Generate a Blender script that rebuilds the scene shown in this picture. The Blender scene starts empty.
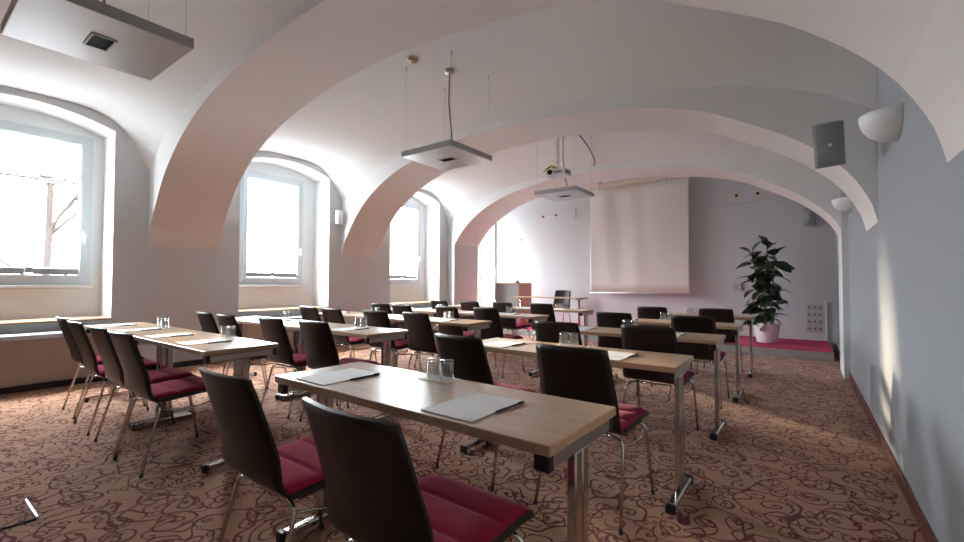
import bpy, math, random
from mathutils import Vector, Matrix
from bisect import bisect_right
random.seed(7)
SC = bpy.context.scene
COL = SC.collection
PI = math.pi

# ---------------------------------------------------------------- materials
def new_mat(name):
    m = bpy.data.materials.new(name); m.use_nodes = True
    nt = m.node_tree; nt.nodes.clear()
    out = nt.nodes.new('ShaderNodeOutputMaterial')
    return m, nt, out
def N(nt, t, **kw):
    n = nt.nodes.new(t)
    for k, v in kw.items():
        if k.startswith('i_'): n.inputs[k[2:].replace('_', ' ')].default_value = v
        else: setattr(n, k, v)
    return n
def MATH(nt, op, a, b=None, c=None):
    n = nt.nodes.new('ShaderNodeMath'); n.operation = op
    for i, v in enumerate((a, b, c)):
        if v is None: continue
        if isinstance(v, (int, float)): n.inputs[i].default_value = v
        else: nt.links.new(v, n.inputs[i])
    return n.outputs[0]
def rgb(r, g, b): # sRGB 0-255 to linear
    f = lambda c: (c/255/12.92) if c/255 <= .04045 else ((c/255+.055)/1.055)**2.4
    return (f(r), f(g), f(b), 1)
def pbr(name, col, rough=.5, metal=0., spec=.5, noise=0., nscale=20, bump=0., bscale=200, **kw):
    m, nt, out = new_mat(name)
    p = N(nt, 'ShaderNodeBsdfPrincipled')
    p.inputs['Base Color'].default_value = col
    p.inputs['Roughness'].default_value = rough
    p.inputs['Metallic'].default_value = metal
    p.inputs['Specular IOR Level'].default_value = spec
    for k, v in kw.items(): p.inputs[k].default_value = v
    tc = N(nt, 'ShaderNodeTexCoord')
    if noise > 0:
        nz = N(nt, 'ShaderNodeTexNoise'); nz.inputs['Scale'].default_value = nscale; nz.inputs['Detail'].default_value = 4
        nt.links.new(tc.outputs['Object'], nz.inputs['Vector'])
        mx = N(nt, 'ShaderNodeMix', data_type='RGBA', blend_type='MIX')
        mx.inputs['A'].default_value = tuple(c*(1-noise) for c in col[:3])+(1,)
        mx.inputs['B'].default_value = tuple(min(1, c*(1+noise)) for c in col[:3])+(1,)
        nt.links.new(nz.outputs['Fac'], mx.inputs['Factor'])
        nt.links.new(mx.outputs['Result'], p.inputs['Base Color'])
    if bump > 0:
        nb = N(nt, 'ShaderNodeTexNoise'); nb.inputs['Scale'].default_value = bscale; nb.inputs['Detail'].default_value = 3
        nt.links.new(tc.outputs['Object'], nb.inputs['Vector'])
        b = N(nt, 'ShaderNodeBump'); b.inputs['Strength'].default_value = bump; b.inputs['Distance'].default_value = .004
        nt.links.new(nb.outputs['Fac'], b.inputs['Height']); nt.links.new(b.outputs['Normal'], p.inputs['Normal'])
    nt.links.new(p.outputs[0], out.inputs[0])
    return m

def carpet_mat():
    m, nt, out = new_mat('scroll_carpet')
    L = nt.links.new
    tc = N(nt, 'ShaderNodeTexCoord')
    # gentle warping of the coordinates
    nz = N(nt, 'ShaderNodeTexNoise'); nz.inputs['Scale'].default_value = 5.0; nz.inputs['Detail'].default_value = 1
    L(tc.outputs['Object'], nz.inputs['Vector'])
    sub = N(nt, 'ShaderNodeVectorMath', operation='SUBTRACT'); L(nz.outputs['Color'], sub.inputs[0]); sub.inputs[1].default_value = (.5, .5, .5)
    scl = N(nt, 'ShaderNodeVectorMath', operation='SCALE'); L(sub.outputs[0], scl.inputs[0]); scl.inputs['Scale'].default_value = .13
    add = N(nt, 'ShaderNodeVectorMath', operation='ADD'); L(tc.outputs['Object'], add.inputs[0]); L(scl.outputs[0], add.inputs[1])
    flat = N(nt, 'ShaderNodeVectorMath', operation='MULTIPLY'); L(add.outputs[0], flat.inputs[0]); flat.inputs[1].default_value = (1, 1, 0)
    def spiral(scale, off, pitch, width, rmax):
        o = N(nt, 'ShaderNodeVectorMath', operation='ADD'); L(flat.outputs[0], o.inputs[0]); o.inputs[1].default_value = off
        s = N(nt, 'ShaderNodeVectorMath', operation='SCALE'); L(o.outputs[0], s.inputs[0]); s.inputs['Scale'].default_value = scale
        v = N(nt, 'ShaderNodeTexVoronoi', voronoi_dimensions='2D'); v.inputs['Scale'].default_value = 1; v.inputs['Randomness'].default_value = .75
        L(s.outputs[0], v.inputs['Vector'])
        d = N(nt, 'ShaderNodeVectorMath', operation='SUBTRACT'); L(s.outputs[0], d.inputs[0]); L(v.outputs['Position'], d.inputs[1])
        sp = N(nt, 'ShaderNodeSeparateXYZ'); L(d.outputs[0], sp.inputs[0])
        cc = N(nt, 'ShaderNodeSeparateColor'); L(v.outputs['Color'], cc.inputs[0])
        sg = MATH(nt, 'SUBTRACT', MATH(nt, 'MULTIPLY', MATH(nt, 'GREATER_THAN', cc.outputs[0], .5), 2.), 1.)
        th = MATH(nt, 'ARCTAN2', MATH(nt, 'MULTIPLY', sp.outputs[1], sg), sp.outputs[0])
        r = MATH(nt, 'DIVIDE', v.outputs['Distance'], pitch)
        ph = MATH(nt, 'FRACT', MATH(nt, 'ADD', MATH(nt, 'SUBTRACT', r, MATH(nt, 'DIVIDE', th, 2*PI)), MATH(nt, 'ADD', cc.outputs[1], 10.)))
        ln = MATH(nt, 'LESS_THAN', MATH(nt, 'ABSOLUTE', MATH(nt, 'SUBTRACT', ph, .5)), width/pitch)
        lim = MATH(nt, 'LESS_THAN', r, MATH(nt, 'ADD', MATH(nt, 'MULTIPLY', cc.outputs[2], .35), rmax))
        core = MATH(nt, 'LESS_THAN', v.outputs['Distance'], width*1.9)
        return MATH(nt, 'MAXIMUM', MATH(nt, 'MULTIPLY', ln, lim), core)
    def net(scale, off, width):
        o = N(nt, 'ShaderNodeVectorMath', operation='ADD'); L(flat.outputs[0], o.inputs[0]); o.inputs[1].default_value = off
        v = N(nt, 'ShaderNodeTexVoronoi', voronoi_dimensions='2D', feature='SMOOTH_F1'); 
        v.inputs['Scale'].default_value = scale; v.inputs['Smoothness'].default_value = .35
        L(o.outputs[0], v.inputs['Vector'])
        return MATH(nt, 'LESS_THAN', MATH(nt, 'ABSOLUTE', MATH(nt, 'SUBTRACT', v.outputs['Distance'], .47)), width*scale)
    a = spiral(4.7, (0, 0, 0), .25, .026, 1.65)
    b = spiral(5.6, (3.3, 1.7, 0), .27, .026, 1.15)
    c = net(3.4, (.7, 5.1, 0), .0052)
    d3 = spiral(6.4, (7.9, 4.4, 0), .30, .029, .95)
    g = MATH(nt, 'MAXIMUM', MATH(nt, 'MAXIMUM', a, d3), MATH(nt, 'MAXIMUM', b, c))
    # woven ribbing
    w = N(nt, 'ShaderNodeTexWave', wave_type='BANDS', bands_direction='DIAGONAL'); w.inputs['Scale'].default_value = 46; w.inputs['Distortion'].default_value = .6
    L(tc.outputs['Object'], w.inputs['Vector'])
    base = N(nt, 'ShaderNodeMix', data_type='RGBA'); base.inputs['A'].default_value = rgb(126, 92, 71); base.inputs['B'].default_value = rgb(182, 141, 112)
    L(w.outputs['Fac'], base.inputs['Factor'])
    n2 = N(nt, 'ShaderNodeTexNoise'); n2.inputs['Scale'].default_value = 160; L(tc.outputs['Object'], n2.inputs['Vector'])
    dk = N(nt, 'ShaderNodeMix', data_type='RGBA'); dk.inputs['A'].default_value = rgb(74, 23, 18); dk.inputs['B'].default_value = rgb(100, 37, 29); L(n2.outputs['Fac'], dk.inputs['Factor'])
    mx = N(nt, 'ShaderNodeMix', data_type='RGBA'); L(g, mx.inputs['Factor']); L(base.outputs['Result'], mx.inputs['A']); L(dk.outputs['Result'], mx.inputs['B'])
    p = N(nt, 'ShaderNodeBsdfPrincipled'); p.inputs['Roughness'].default_value = .95; p.inputs['Specular IOR Level'].default_value = .15
    p.inputs['Sheen Weight'].default_value = .08
    L(mx.outputs['Result'], p.inputs['Base Color'])
    bp = N(nt, 'ShaderNodeBump'); bp.inputs['Strength'].default_value = .35; bp.inputs['Distance'].default_value = .004
    L(MATH(nt, 'ADD', n2.outputs['Fac'], w.outputs['Fac']), bp.inputs['Height']); L(bp.outputs['Normal'], p.inputs['Normal'])
    L(p.outputs[0], out.inputs[0])
    return m

def wood_mat(name, c1, c2, rough=.38, along=(1.2, 14, 14), spec=.5):
    m, nt, out = new_mat(name); L = nt.links.new
    tc = N(nt, 'ShaderNodeTexCoord'); mp = N(nt, 'ShaderNodeMapping'); mp.inputs['Scale'].default_value = along
    L(tc.outputs['Object'], mp.inputs['Vector'])
    nz = N(nt, 'ShaderNodeTexNoise'); nz.inputs['Scale'].default_value = 2.2; nz.inputs['Detail'].default_value = 7; nz.inputs['Distortion'].default_value = .6
    L(mp.outputs[0], nz.inputs['Vector'])
    cr = N(nt, 'ShaderNodeValToRGB'); cr.color_ramp.elements[0].position = .3; cr.color_ramp.elements[1].position = .7
    cr.color_ramp.elements[0].color = c1; cr.color_ramp.elements[1].color = c2
    L(nz.outputs['Fac'], cr.inputs[0])
    p = N(nt, 'ShaderNodeBsdfPrincipled'); p.inputs['Roughness'].default_value = rough; p.inputs['Specular IOR Level'].default_value = spec
    L(cr.outputs[0], p.inputs['Base Color']); L(p.outputs[0], out.inputs[0])
    return m

def pane_mat():
    m, nt, out = new_mat('window_glass'); L = nt.links.new
    t = N(nt, 'ShaderNodeBsdfTransparent'); g = N(nt, 'ShaderNodeBsdfGlossy'); g.inputs['Roughness'].default_value = .02
    mx = N(nt, 'ShaderNodeMixShader'); mx.inputs[0].default_value = .06
    L(t.outputs[0], mx.inputs[1]); L(g.outputs[0], mx.inputs[2]); L(mx.outputs[0], out.inputs[0])
    return m
def glass_mat():
    m, nt, out = new_mat('tumbler_glass'); L = nt.links.new
    t = N(nt, 'ShaderNodeBsdfTransparent'); t.inputs[0].default_value = (.93, .95, .95, 1)
    g = N(nt, 'ShaderNodeBsdfGlossy'); g.inputs['Roughness'].default_value = .03
    lw = N(nt, 'ShaderNodeLayerWeight'); lw.inputs[0].default_value = .35
    mx = N(nt, 'ShaderNodeMixShader'); L(MATH(nt, 'ADD', MATH(nt, 'MULTIPLY', lw.outputs['Facing'], .55), .05), mx.inputs[0])
    L(t.outputs[0], mx.inputs[1]); L(g.outputs[0], mx.inputs[2]); L(mx.outputs[0], out.inputs[0])
    return m
def blind_mat():
    m, nt, out = new_mat('pleated_blind'); L = nt.links.new
    t = N(nt, 'ShaderNodeBsdfTranslucent'); t.inputs[0].default_value = (.85, .85, .85, 1)
    d = N(nt, 'ShaderNodeBsdfDiffuse'); d.inputs[0].default_value = (.85, .85, .85, 1)
    mx = N(nt, 'ShaderNodeMixShader'); mx.inputs[0].default_value = .35
    L(t.outputs[0], mx.inputs[1]); L(d.outputs[0], mx.inputs[2]); L(mx.outputs[0], out.inputs[0])
    return m

M = {
 'carpet': carpet_mat(),
 'wall': pbr('wall_paint', rgb(206, 207, 208), .85, bump=.08, bscale=60),
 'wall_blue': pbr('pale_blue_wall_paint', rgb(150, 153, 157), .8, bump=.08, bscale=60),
 'wall_lilac': pbr('pale_lilac_wall_paint', rgb(212, 214, 217), .8, bump=.08, bscale=60),
 'dark_wall': pbr('dark_back_wall', rgb(96, 84, 78), .8),  # unseen wall behind the camera, toned dark to dim the foreground
 'reveal': pbr('white_reveal_paint', rgb(240, 243, 244), .8),
 'plaster': pbr('white_plaster', rgb(234, 235, 235), .9, bump=.12, bscale=25, noise=.02, nscale=3),
 'plaster_bounce': pbr('bounce_tint_plaster', rgb(224, 217, 213), .9, bump=.12, bscale=25, noise=.02, nscale=3),  # soffits: the carpet's pinkish bounce light is put into this colour
 'white': pbr('white_lacquer', rgb(236, 238, 238), .4),
 'frame': pbr('window_frame_paint', rgb(216, 224, 228), .35),
 'alu': pbr('aluminium', rgb(186, 192, 196), .35, metal=.7),
 'chrome': pbr('chrome', rgb(214, 212, 208), .16, metal=1.),
 'steel': pbr('brushed_steel', rgb(190, 184, 178), .3, metal=1.),
 'black': pbr('black_plastic', rgb(22, 21, 22), .4),
 'void': pbr('dark_opening', rgb(12, 12, 12), .9, spec=.1),
 'shell': wood_mat('wenge_shell', rgb(20, 13, 12), rgb(31, 20, 18), .36, (16, 2, 1.5), .45),
 'underseat': pbr('black_seat_base', rgb(20, 17, 17), .5),
 'red': pbr('red_seat_fabric', rgb(146, 34, 60), .95, spec=.0, bump=.25, bscale=500, noise=.08, nscale=60, **{'Sheen Weight': .14, 'Sheen Roughness': .5}),
 'table': wood_mat('beech_laminate', rgb(164, 136, 108), rgb(188, 160, 130), .29, (1.0, 14, 14), .5),
 'table_edge': wood_mat('beech_edge', rgb(158, 126, 94), rgb(182, 150, 116), .4, (1.0, 20, 20)),
 'sill': wood_mat('oak_sill', rgb(158, 122, 92), rgb(184, 146, 112), .4, (14, 1, 14)),
 'red_wood': wood_mat('cherry_cabinet', rgb(176, 112, 92), rgb(198, 134, 110), .45, (10, 10, 1.2)),
 'shutter': pbr('grey_shutter', rgb(148, 152, 150), .4),
 'heater': pbr('warm_grey_cabinet', rgb(168, 156, 144), .5),
 'heater_top': pbr('pale_blue_metal', rgb(196, 208, 214), .35, metal=.2),
 'paper': pbr('white_paper', rgb(240, 240, 240), .7),
 'pane': pane_mat(), 'blind': blind_mat(),
 'glass': glass_mat(),
 'lamp': pbr('grey_lamp_metal', rgb(186, 186, 188), .3, metal=.85),
 'lamp_edge': pbr('lamp_edge_metal', rgb(172, 173, 175), .4, metal=.3),
 'screen': pbr('screen_canvas', rgb(236, 232, 224), .8),
 'magenta': pbr('magenta_podium_carpet', rgb(168, 30, 76), .9, bump=.3, bscale=300, noise=.1, nscale=80),
 'podium': pbr('podium_edge', rgb(150, 146, 142), .5),
 'leaf': pbr('rubber_plant_leaf', rgb(36, 56, 34), .3, noise=.35, nscale=6),
 'stem': pbr('brown_stem', rgb(104, 84, 58), .8),
 'pot': pbr('white_pot', rgb(226, 224, 228), .35),
 'soil': pbr('soil', rgb(50, 38, 30), .95),
 'speaker': pbr('grey_speaker_grille', rgb(158, 162, 164), .6, bump=.3, bscale=900),
 'speaker_case': pbr('pale_speaker_case', rgb(196, 196, 196), .5),
 'skirt': wood_mat('dark_red_skirting', rgb(74, 34, 24), rgb(104, 52, 36), .4, (14, 1.5, 14)),
 'dark_skirt': pbr('black_skirting', rgb(30, 26, 24), .5),
 'brass': pbr('brass', rgb(196, 172, 132), .4, metal=.4),
 'cream': pbr('cream_ring', rgb(226, 214, 196), .5),
 'brown': pbr('brown_socket', rgb(94, 66, 50), .5),
 'cable': pbr('grey_cable', rgb(130, 128, 128), .5),
 'lime': pbr('lime_cable_sleeve', rgb(170, 180, 60), .5),
 'bark': pbr('wet_bark', rgb(30, 26, 24), .9, spec=0., noise=.2, nscale=8),
 'ground': pbr('winter_ground', rgb(226, 228, 232), .95, noise=.1, nscale=2),  # outside ground, toned pale to bounce extra daylight onto the ceiling
 'pen': pbr('dark_pen', rgb(28, 28, 32), .3),
}

# ---------------------------------------------------------------- mesh builder
class MB:
    def __init__(s): s.v = []; s.f = []; s.sm = []
    def quad(s, *p, smooth=False):
        b = len(s.v); s.v += [tuple(q) for q in p]; s.f.append(tuple(range(b, b+len(p)))); s.sm.append(smooth)
    def box(s, x0, x1, y0, y1, z0, z1, mat=None, bev=0.):
        b = len(s.v)
        if bev > 0:
            # chamfered box: eight corners each split in three
            pts = []
            idx = {}
            for ix, X in enumerate((x0, x1)):
                for iy, Y in enumerate((y0, y1)):
                    for iz, Z in enumerate((z0, z1)):
                        sx, sy, sz = (1 if ix == 0 else -1), (1 if iy == 0 else -1), (1 if iz == 0 else -1)
                        idx[(ix, iy, iz, 'x')] = b+len(pts); pts.append((X, Y+sy*bev, Z+sz*bev))
                        idx[(ix, iy, iz, 'y')] = b+len(pts); pts.append((X+sx*bev, Y, Z+sz*bev))
                        idx[(ix, iy, iz, 'z')] = b+len(pts); pts.append((X+sx*bev, Y+sy*bev, Z))
            fs = []
            for ix in (0, 1): fs.append([idx[(ix, 0, 0, 'x')], idx[(ix, 1, 0, 'x')], idx[(ix, 1, 1, 'x')], idx[(ix, 0, 1, 'x')]])
            for iy in (0, 1): fs.append([idx[(0, iy, 0, 'y')], idx[(1, iy, 0, 'y')], idx[(1, iy, 1, 'y')], idx[(0, iy, 1, 'y')]])
            for iz in (0, 1): fs.append([idx[(0, 0, iz, 'z')], idx[(1, 0, iz, 'z')], idx[(1, 1, iz, 'z')], idx[(0, 1, iz, 'z')]])
            for iy in (0, 1):
                for iz in (0, 1): fs.append([idx[(0, iy, iz, 'y')], idx[(1, iy, iz, 'y')], idx[(1, iy, iz, 'z')], idx[(0, iy, iz, 'z')]])
            for ix in (0, 1):
                for iz in (0, 1): fs.append([idx[(ix, 0, iz, 'x')], idx[(ix, 1, iz, 'x')], idx[(ix, 1, iz, 'z')], idx[(ix, 0, iz, 'z')]])
            for ix in (0, 1):
                for iy in (0, 1): fs.append([idx[(ix, iy, 0, 'x')], idx[(ix, iy, 1, 'x')], idx[(ix, iy, 1, 'y')], idx[(ix, iy, 0, 'y')]])
            for ix in (0, 1):
                for iy in (0, 1):
                    for iz in (0, 1): fs.append([idx[(ix, iy, iz, k)] for k in 'xyz'])
            s.v += pts
            vs = [Vector(p) for p in pts]; ctr = Vector(((x0+x1)/2, (y0+y1)/2, (z0+z1)/2))
            for f in fs: s.f.append(tuple(f)); s.sm.append(False)
        else:
            s.v += [(x, y, z) for x in (x0, x1) for y in (y0, y1) for z in (z0, z1)]
            for f in ((0, 1, 3, 2), (4, 6, 7, 5), (0, 4, 5, 1), (2, 3, 7, 6), (0, 2, 6, 4), (1, 5, 7, 3)):
                s.f.append(tuple(b+i for i in f)); s.sm.append(False)
        return s
    def tube(s, pts, r, n=8, cap=True, r1=None):
        pts = [Vector(p) for p in pts]; b = len(s.v); m = len(pts)
        up = Vector((0, 0, 1)); t0 = (pts[1]-pts[0]).normalized()
        if abs(t0.dot(up)) > .9: up = Vector((1, 0, 0))
        nrm = (up - t0*up.dot(t0)).normalized()
        for i, p in enumerate(pts):
            if i == 0: t = pts[1]-pts[0]
            elif i == m-1: t = pts[-1]-pts[-2]
            else: t = (pts[i+1]-pts[i]).normalized()+(pts[i]-pts[i-1]).normalized()
            t.normalize(); nrm = (nrm - t*nrm.dot(t)).normalized(); bi = t.cross(nrm)
            rr = r if r1 is None else r+(r1-r)*i/(m-1)
            if isinstance(rr, tuple): pass
            for k in range(n):
                a = 2*PI*k/n; s.v.append(tuple(p+nrm*math.cos(a)*rr+bi*math.sin(a)*rr))
        for i in range(m-1):
            for k in range(n):
                s.f.append((b+i*n+k, b+i*n+(k+1) % n, b+(i+1)*n+(k+1) % n, b+(i+1)*n+k)); s.sm.append(True)
        if cap:
            s.f.append(tuple(b+k for k in range(n))[::-1]); s.sm.append(False)
            s.f.append(tuple(b+(m-1)*n+k for k in range(n))); s.sm.append(False)
        return s
    def lathe(s, prof, c=(0, 0, 0), n=20, a0=0., a1=2*PI, axis='z', smooth=True):
        b = len(s.v); full = abs(a1-a0-2*PI) < 1e-6; cols = n if full else n+1
        for r, h in prof:
            for k in range(cols):
                a = a0+(a1-a0)*k/n; u, w = r*math.cos(a), r*math.sin(a)
                if axis == 'z': q = (c[0]+u, c[1]+w, c[2]+h)
                elif axis == 'y': q = (c[0]+u, c[1]+h, c[2]+w)
                else: q = (c[0]+h, c[1]+u, c[2]+w)
                s.v.append(q)
        for i in range(len(prof)-1):
            for k in range(n):
                k2 = (k+1) % cols
                s.f.append((b+i*cols+k, b+i*cols+k2, b+(i+1)*cols+k2, b+(i+1)*cols+k)); s.sm.append(smooth)
        return s
    def sheet(s, fn, nu, nv, thick):
        """closed curved board: fn(u,v)->Vector, offset along the surface normal"""
        b = len(s.v); P = [[Vector(fn(i/nu, j/nv)) for j in range(nv+1)] for i in range(nu+1)]
        def nr(i, j):
            a = P[min(i+1, nu)][j]-P[max(i-1, 0)][j]; c = P[i][min(j+1, nv)]-P[i][max(j-1, 0)]
            return a.cross(c).normalized()
        W = nv+1; K = (nu+1)*W
        for i in range(nu+1):
            for j in range(W): s.v.append(tuple(P[i][j]+nr(i, j)*thick/2))
        for i in range(nu+1):
            for j in range(W): s.v.append(tuple(P[i][j]-nr(i, j)*thick/2))
        g = lambda i, j, k: b+k*K+i*W+j
        for i in range(nu):
            for j in range(nv):
                s.f.append((g(i, j, 0), g(i+1, j, 0), g(i+1, j+1, 0), g(i, j+1, 0))); s.sm.append(True)
                s.f.append((g(i, j, 1), g(i, j+1, 1), g(i+1, j+1, 1), g(i+1, j, 1))); s.sm.append(True)
        for i in range(nu):
            for j in (0, nv):
                s.f.append((g(i, j, 0), g(i, j, 1), g(i+1, j, 1), g(i+1, j, 0))); s.sm.append(False)
        for j in range(nv):
            for i in (0, nu):
                s.f.append((g(i, j, 0), g(i, j+1, 0), g(i, j+1, 1), g(i, j, 1))); s.sm.append(False)
        return s
    def build(s, name, mat, parent=None, loc=None):
        me = bpy.data.meshes.new(name); me.from_pydata(s.v, [], s.f); me.validate()
        if len(me.polygons) == len(s.sm): me.polygons.foreach_set('use_smooth', s.sm)
        import bmesh
        bm = bmesh.new(); bm.from_mesh(me); bmesh.ops.recalc_face_normals(bm, faces=bm.faces); bm.to_mesh(me); bm.free()
        for mm in (mat if isinstance(mat, (list, tuple)) else [mat]): me.materials.append(M[mm])
        me.update()
        o = bpy.data.objects.new(name, me); COL.objects.link(o)
        if parent: o.parent = parent
        if loc: o.location = loc
        return o

def tag(o, label=None, cat=None, group=None, kind=None):
    if label: o['label'] = label
    if cat: o['category'] = cat
    if group: o['group'] = group
    if kind: o['kind'] = kind
    return o
def empty(name, loc=(0, 0, 0), rz=0.):
    o = bpy.data.objects.new(name, None); COL.objects.link(o); o.location = loc; o.rotation_euler = (0, 0, rz)
    o.empty_display_size = .1
    return o
def copy_tree(o, parent=None):
    c = o.copy(); COL.objects.link(c); c.parent = parent
    for ch in list(o.children): copy_tree(ch, c)
    return c
def struct(name, mb, mat, parent=None):
    o = mb.build(name, mat, parent)
    if not parent: o['kind'] = 'structure'
    return o
def interp(pts):
    xs = [p[0] for p in pts]; ys = [p[1] for p in pts]; n = len(xs)
    d = [(ys[i+1]-ys[i])/(xs[i+1]-xs[i]) for i in range(n-1)]
    m = [d[0]]+[(0 if d[i-1]*d[i] <= 0 else 2*d[i-1]*d[i]/(d[i-1]+d[i])) for i in range(1, n-1)]+[d[-1]]
    def f(x):
        x = min(max(x, xs[0]), xs[-1]); i = min(max(bisect_right(xs, x)-1, 0), n-2)
        h = xs[i+1]-xs[i]; t = (x-xs[i])/h
        return ((2*t**3-3*t*t+1)*ys[i]+(t**3-2*t*t+t)*h*m[i]+(-2*t**3+3*t*t)*ys[i+1]+(t**3-t*t)*h*m[i+1])
    return f

# ---------------------------------------------------------------- room shell
XL, XR, YN, YF, ZT = -6.887, .437, -1.25, 10.05, 3.8
XG = -7.35                                   # plane of the window wall inside the deep reveals
rib = interp([(-6.887, 1.617), (-6.82, 1.82), (-6.75, 1.93), (-6.6, 2.13), (-6.35, 2.39), (-6.1, 2.58), (-5.85, 2.72), (-5.5, 2.87), (-5.1, 2.99),
              (-4.6, 3.08), (-4.1, 3.135), (-3.5, 3.165), (-2.9, 3.15), (-2.4, 3.10), (-1.9, 3.03), (-1.4, 2.94), (-1.0, 2.835), (-.7, 2.72),
              (-.45, 2.58), (-.2, 2.43), (-.05, 2.33), (.1, 2.20), (.2, 2.10), (.3, 1.97), (.37, 1.84), (.41, 1.74), (.437, 1.617)])
band = interp([(-6.887, 2.58), (-6.5, 2.86), (-6.0, 3.02), (-5.3, 3.14), (-4.6, 3.22), (-3.7, 3.25), (-3.0, 3.245), (-2.3, 3.21), (-1.3, 3.08),
               (-.55, 2.92), (.1, 2.67), (.437, 2.44)])
def xs_fine(n=72):
    c, a = (XL+XR)/2, (XR-XL)/2
    return [c-a*math.cos(PI*i/n) for i in range(n+1)]
XS = xs_fine()
def skew(yl, yr): return lambda x: yl+(yr-yl)*(x-XL)/(XR-XL)
def make_rib(name, f, b, x0=XL, x1=XR):
    m = MB(); xs = [x0]+[x for x in XS if x0+1e-4 < x < x1-1e-4]+[x1]
    faces = MB()
    for a, c in zip(xs[:-1], xs[1:]):
        m.quad((a, f(a), rib(a)), (c, f(c), rib(c)), (c, b(c), rib(c)), (a, b(a), rib(a)), smooth=True)
        faces.quad((a, f(a), rib(a)), (c, f(c), rib(c)), (c, f(c), ZT), (a, f(a), ZT))
        faces.quad((a, b(a), rib(a)), (c, b(c), rib(c)), (c, b(c), ZT), (a, b(a), ZT))
    o = struct(name, faces, 'plaster')
    s = m.build('soffit', 'plaster_bounce', o)
    return o
R0 = (skew(-.92, -1.09), skew(-.06, -.34)); R1 = (skew(2.04, 1.60), skew(2.90, 2.35))
R2 = (skew(5.0, 4.29), skew(5.85, 5.04)); R3 = (skew(8.0, 6.98), skew(8.95, 7.73))
PXL, PXR = -6.65, .375                       # inner faces of the piers that carry the last arch
make_rib('trim_1', *R0); make_rib('trim_2', *R1); make_rib('trim_3', *R2)
make_rib('trim_4', *R3, x0=PXL, x1=PXR)
def pier(name, x0, x1, zt):
    m = MB(); f, b = R3
    P = [(x0, f(x0)), (x1, f(x1)), (x1, b(x1)), (x0, b(x0))]
    for i in range(4):
        p, q = P[i], P[(i+1) % 4]; m.quad((*p, 0), (*q, 0), (*q, ZT), (*p, ZT))
    return struct(name, m, 'wall')
pier('trim_5', XL, PXL, 0); pier('trim_6', PXR, XR, 0)
def vault(name, f, b, n=24):
    m = MB(); a = (XR-XL)/2; c = (XR+XL)/2
    rows = []
    for i in range(n+1):
        t = i/n; u = abs(2*t-1); g = 1-u**4; row = []
        for x in XS:
            s = abs((x-c)/a); rise = .06+.62*s**5
            row.append((x, f(x)+(b(x)-f(x))*t, band(x)+g*rise))
        rows.append(row)
    bi = len(m.v)
    for r in rows: m.v += r
    W = len(XS)
    for i in range(n):
        for j in range(W-1):
            m.f.append((bi+i*W+j, bi+i*W+j+1, bi+(i+1)*W+j+1, bi+(i+1)*W+j)); m.sm.append(True)
    return struct(name, m, 'plaster')
vault('ceiling_1', R0[1], R1[0]); vault('ceiling_2', R1[1], R2[0]); vault('ceiling_3', R2[1], R3[0])
c4 = MB(); c4.box(XL, XR, 7.6, YF, 3.55, 3.65); struct('ceiling_4', c4, 'plaster')
c5 = MB(); c5.box(XL-.6, XR+.3, YN-.3, YF+.3, ZT, ZT+.15); struct('ceiling', c5, 'plaster')
fl = MB(); fl.box(XL-.6, XR+.3, YN-.3, YF+.3, -.2, 0); struct('floor', fl, 'carpet')
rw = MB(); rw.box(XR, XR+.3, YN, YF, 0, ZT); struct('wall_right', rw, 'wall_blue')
fw = MB(); fw.box(XL-.6, XR+.3, YF, YF+.3, 0, ZT); struct('wall_front', fw, 'wall_lilac')
bw = MB(); bw.box(XL-.6, XR+.3, YN-.3, YN, 0, ZT); struct('wall_back', bw, 'dark_wall')

# left wall with deep arched reveals
WIN = [(.13, 1.68, .47, 1.57), (3.19, 4.74, 3.40, 4.50), (6.20, 7.70, 6.42, 7.52), (9.10, 9.98, 9.16, 9.92)]
SZ, FZ0, FZ1 = .70, 1.12, 3.0
def arch(y, y0, y1):
    c, h = (y0+y1)/2, (y1-y0)/2; u = (y-c)/h
    return 3.03+.15*(1-u*u)
def f0z(i): return .32 if i == 3 else FZ0
def sz(i): return .16 if i == 3 else SZ
rv = MB()
lw = MB()
lw.quad((XL, YN, 0), (XL, WIN[3][0], 0), (XL, WIN[3][0], SZ), (XL, YN, SZ))
lw.quad((XL, WIN[3][0], 0), (XL, YF, 0), (XL, YF, .16), (XL, WIN[3][0], .16))
lw.quad((XL, WIN[3][1], .16), (XL, YF, .16), (XL, YF, SZ), (XL, WIN[3][1], SZ))
prev = YN
SZ_, FZ0_ = SZ, FZ0
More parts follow.
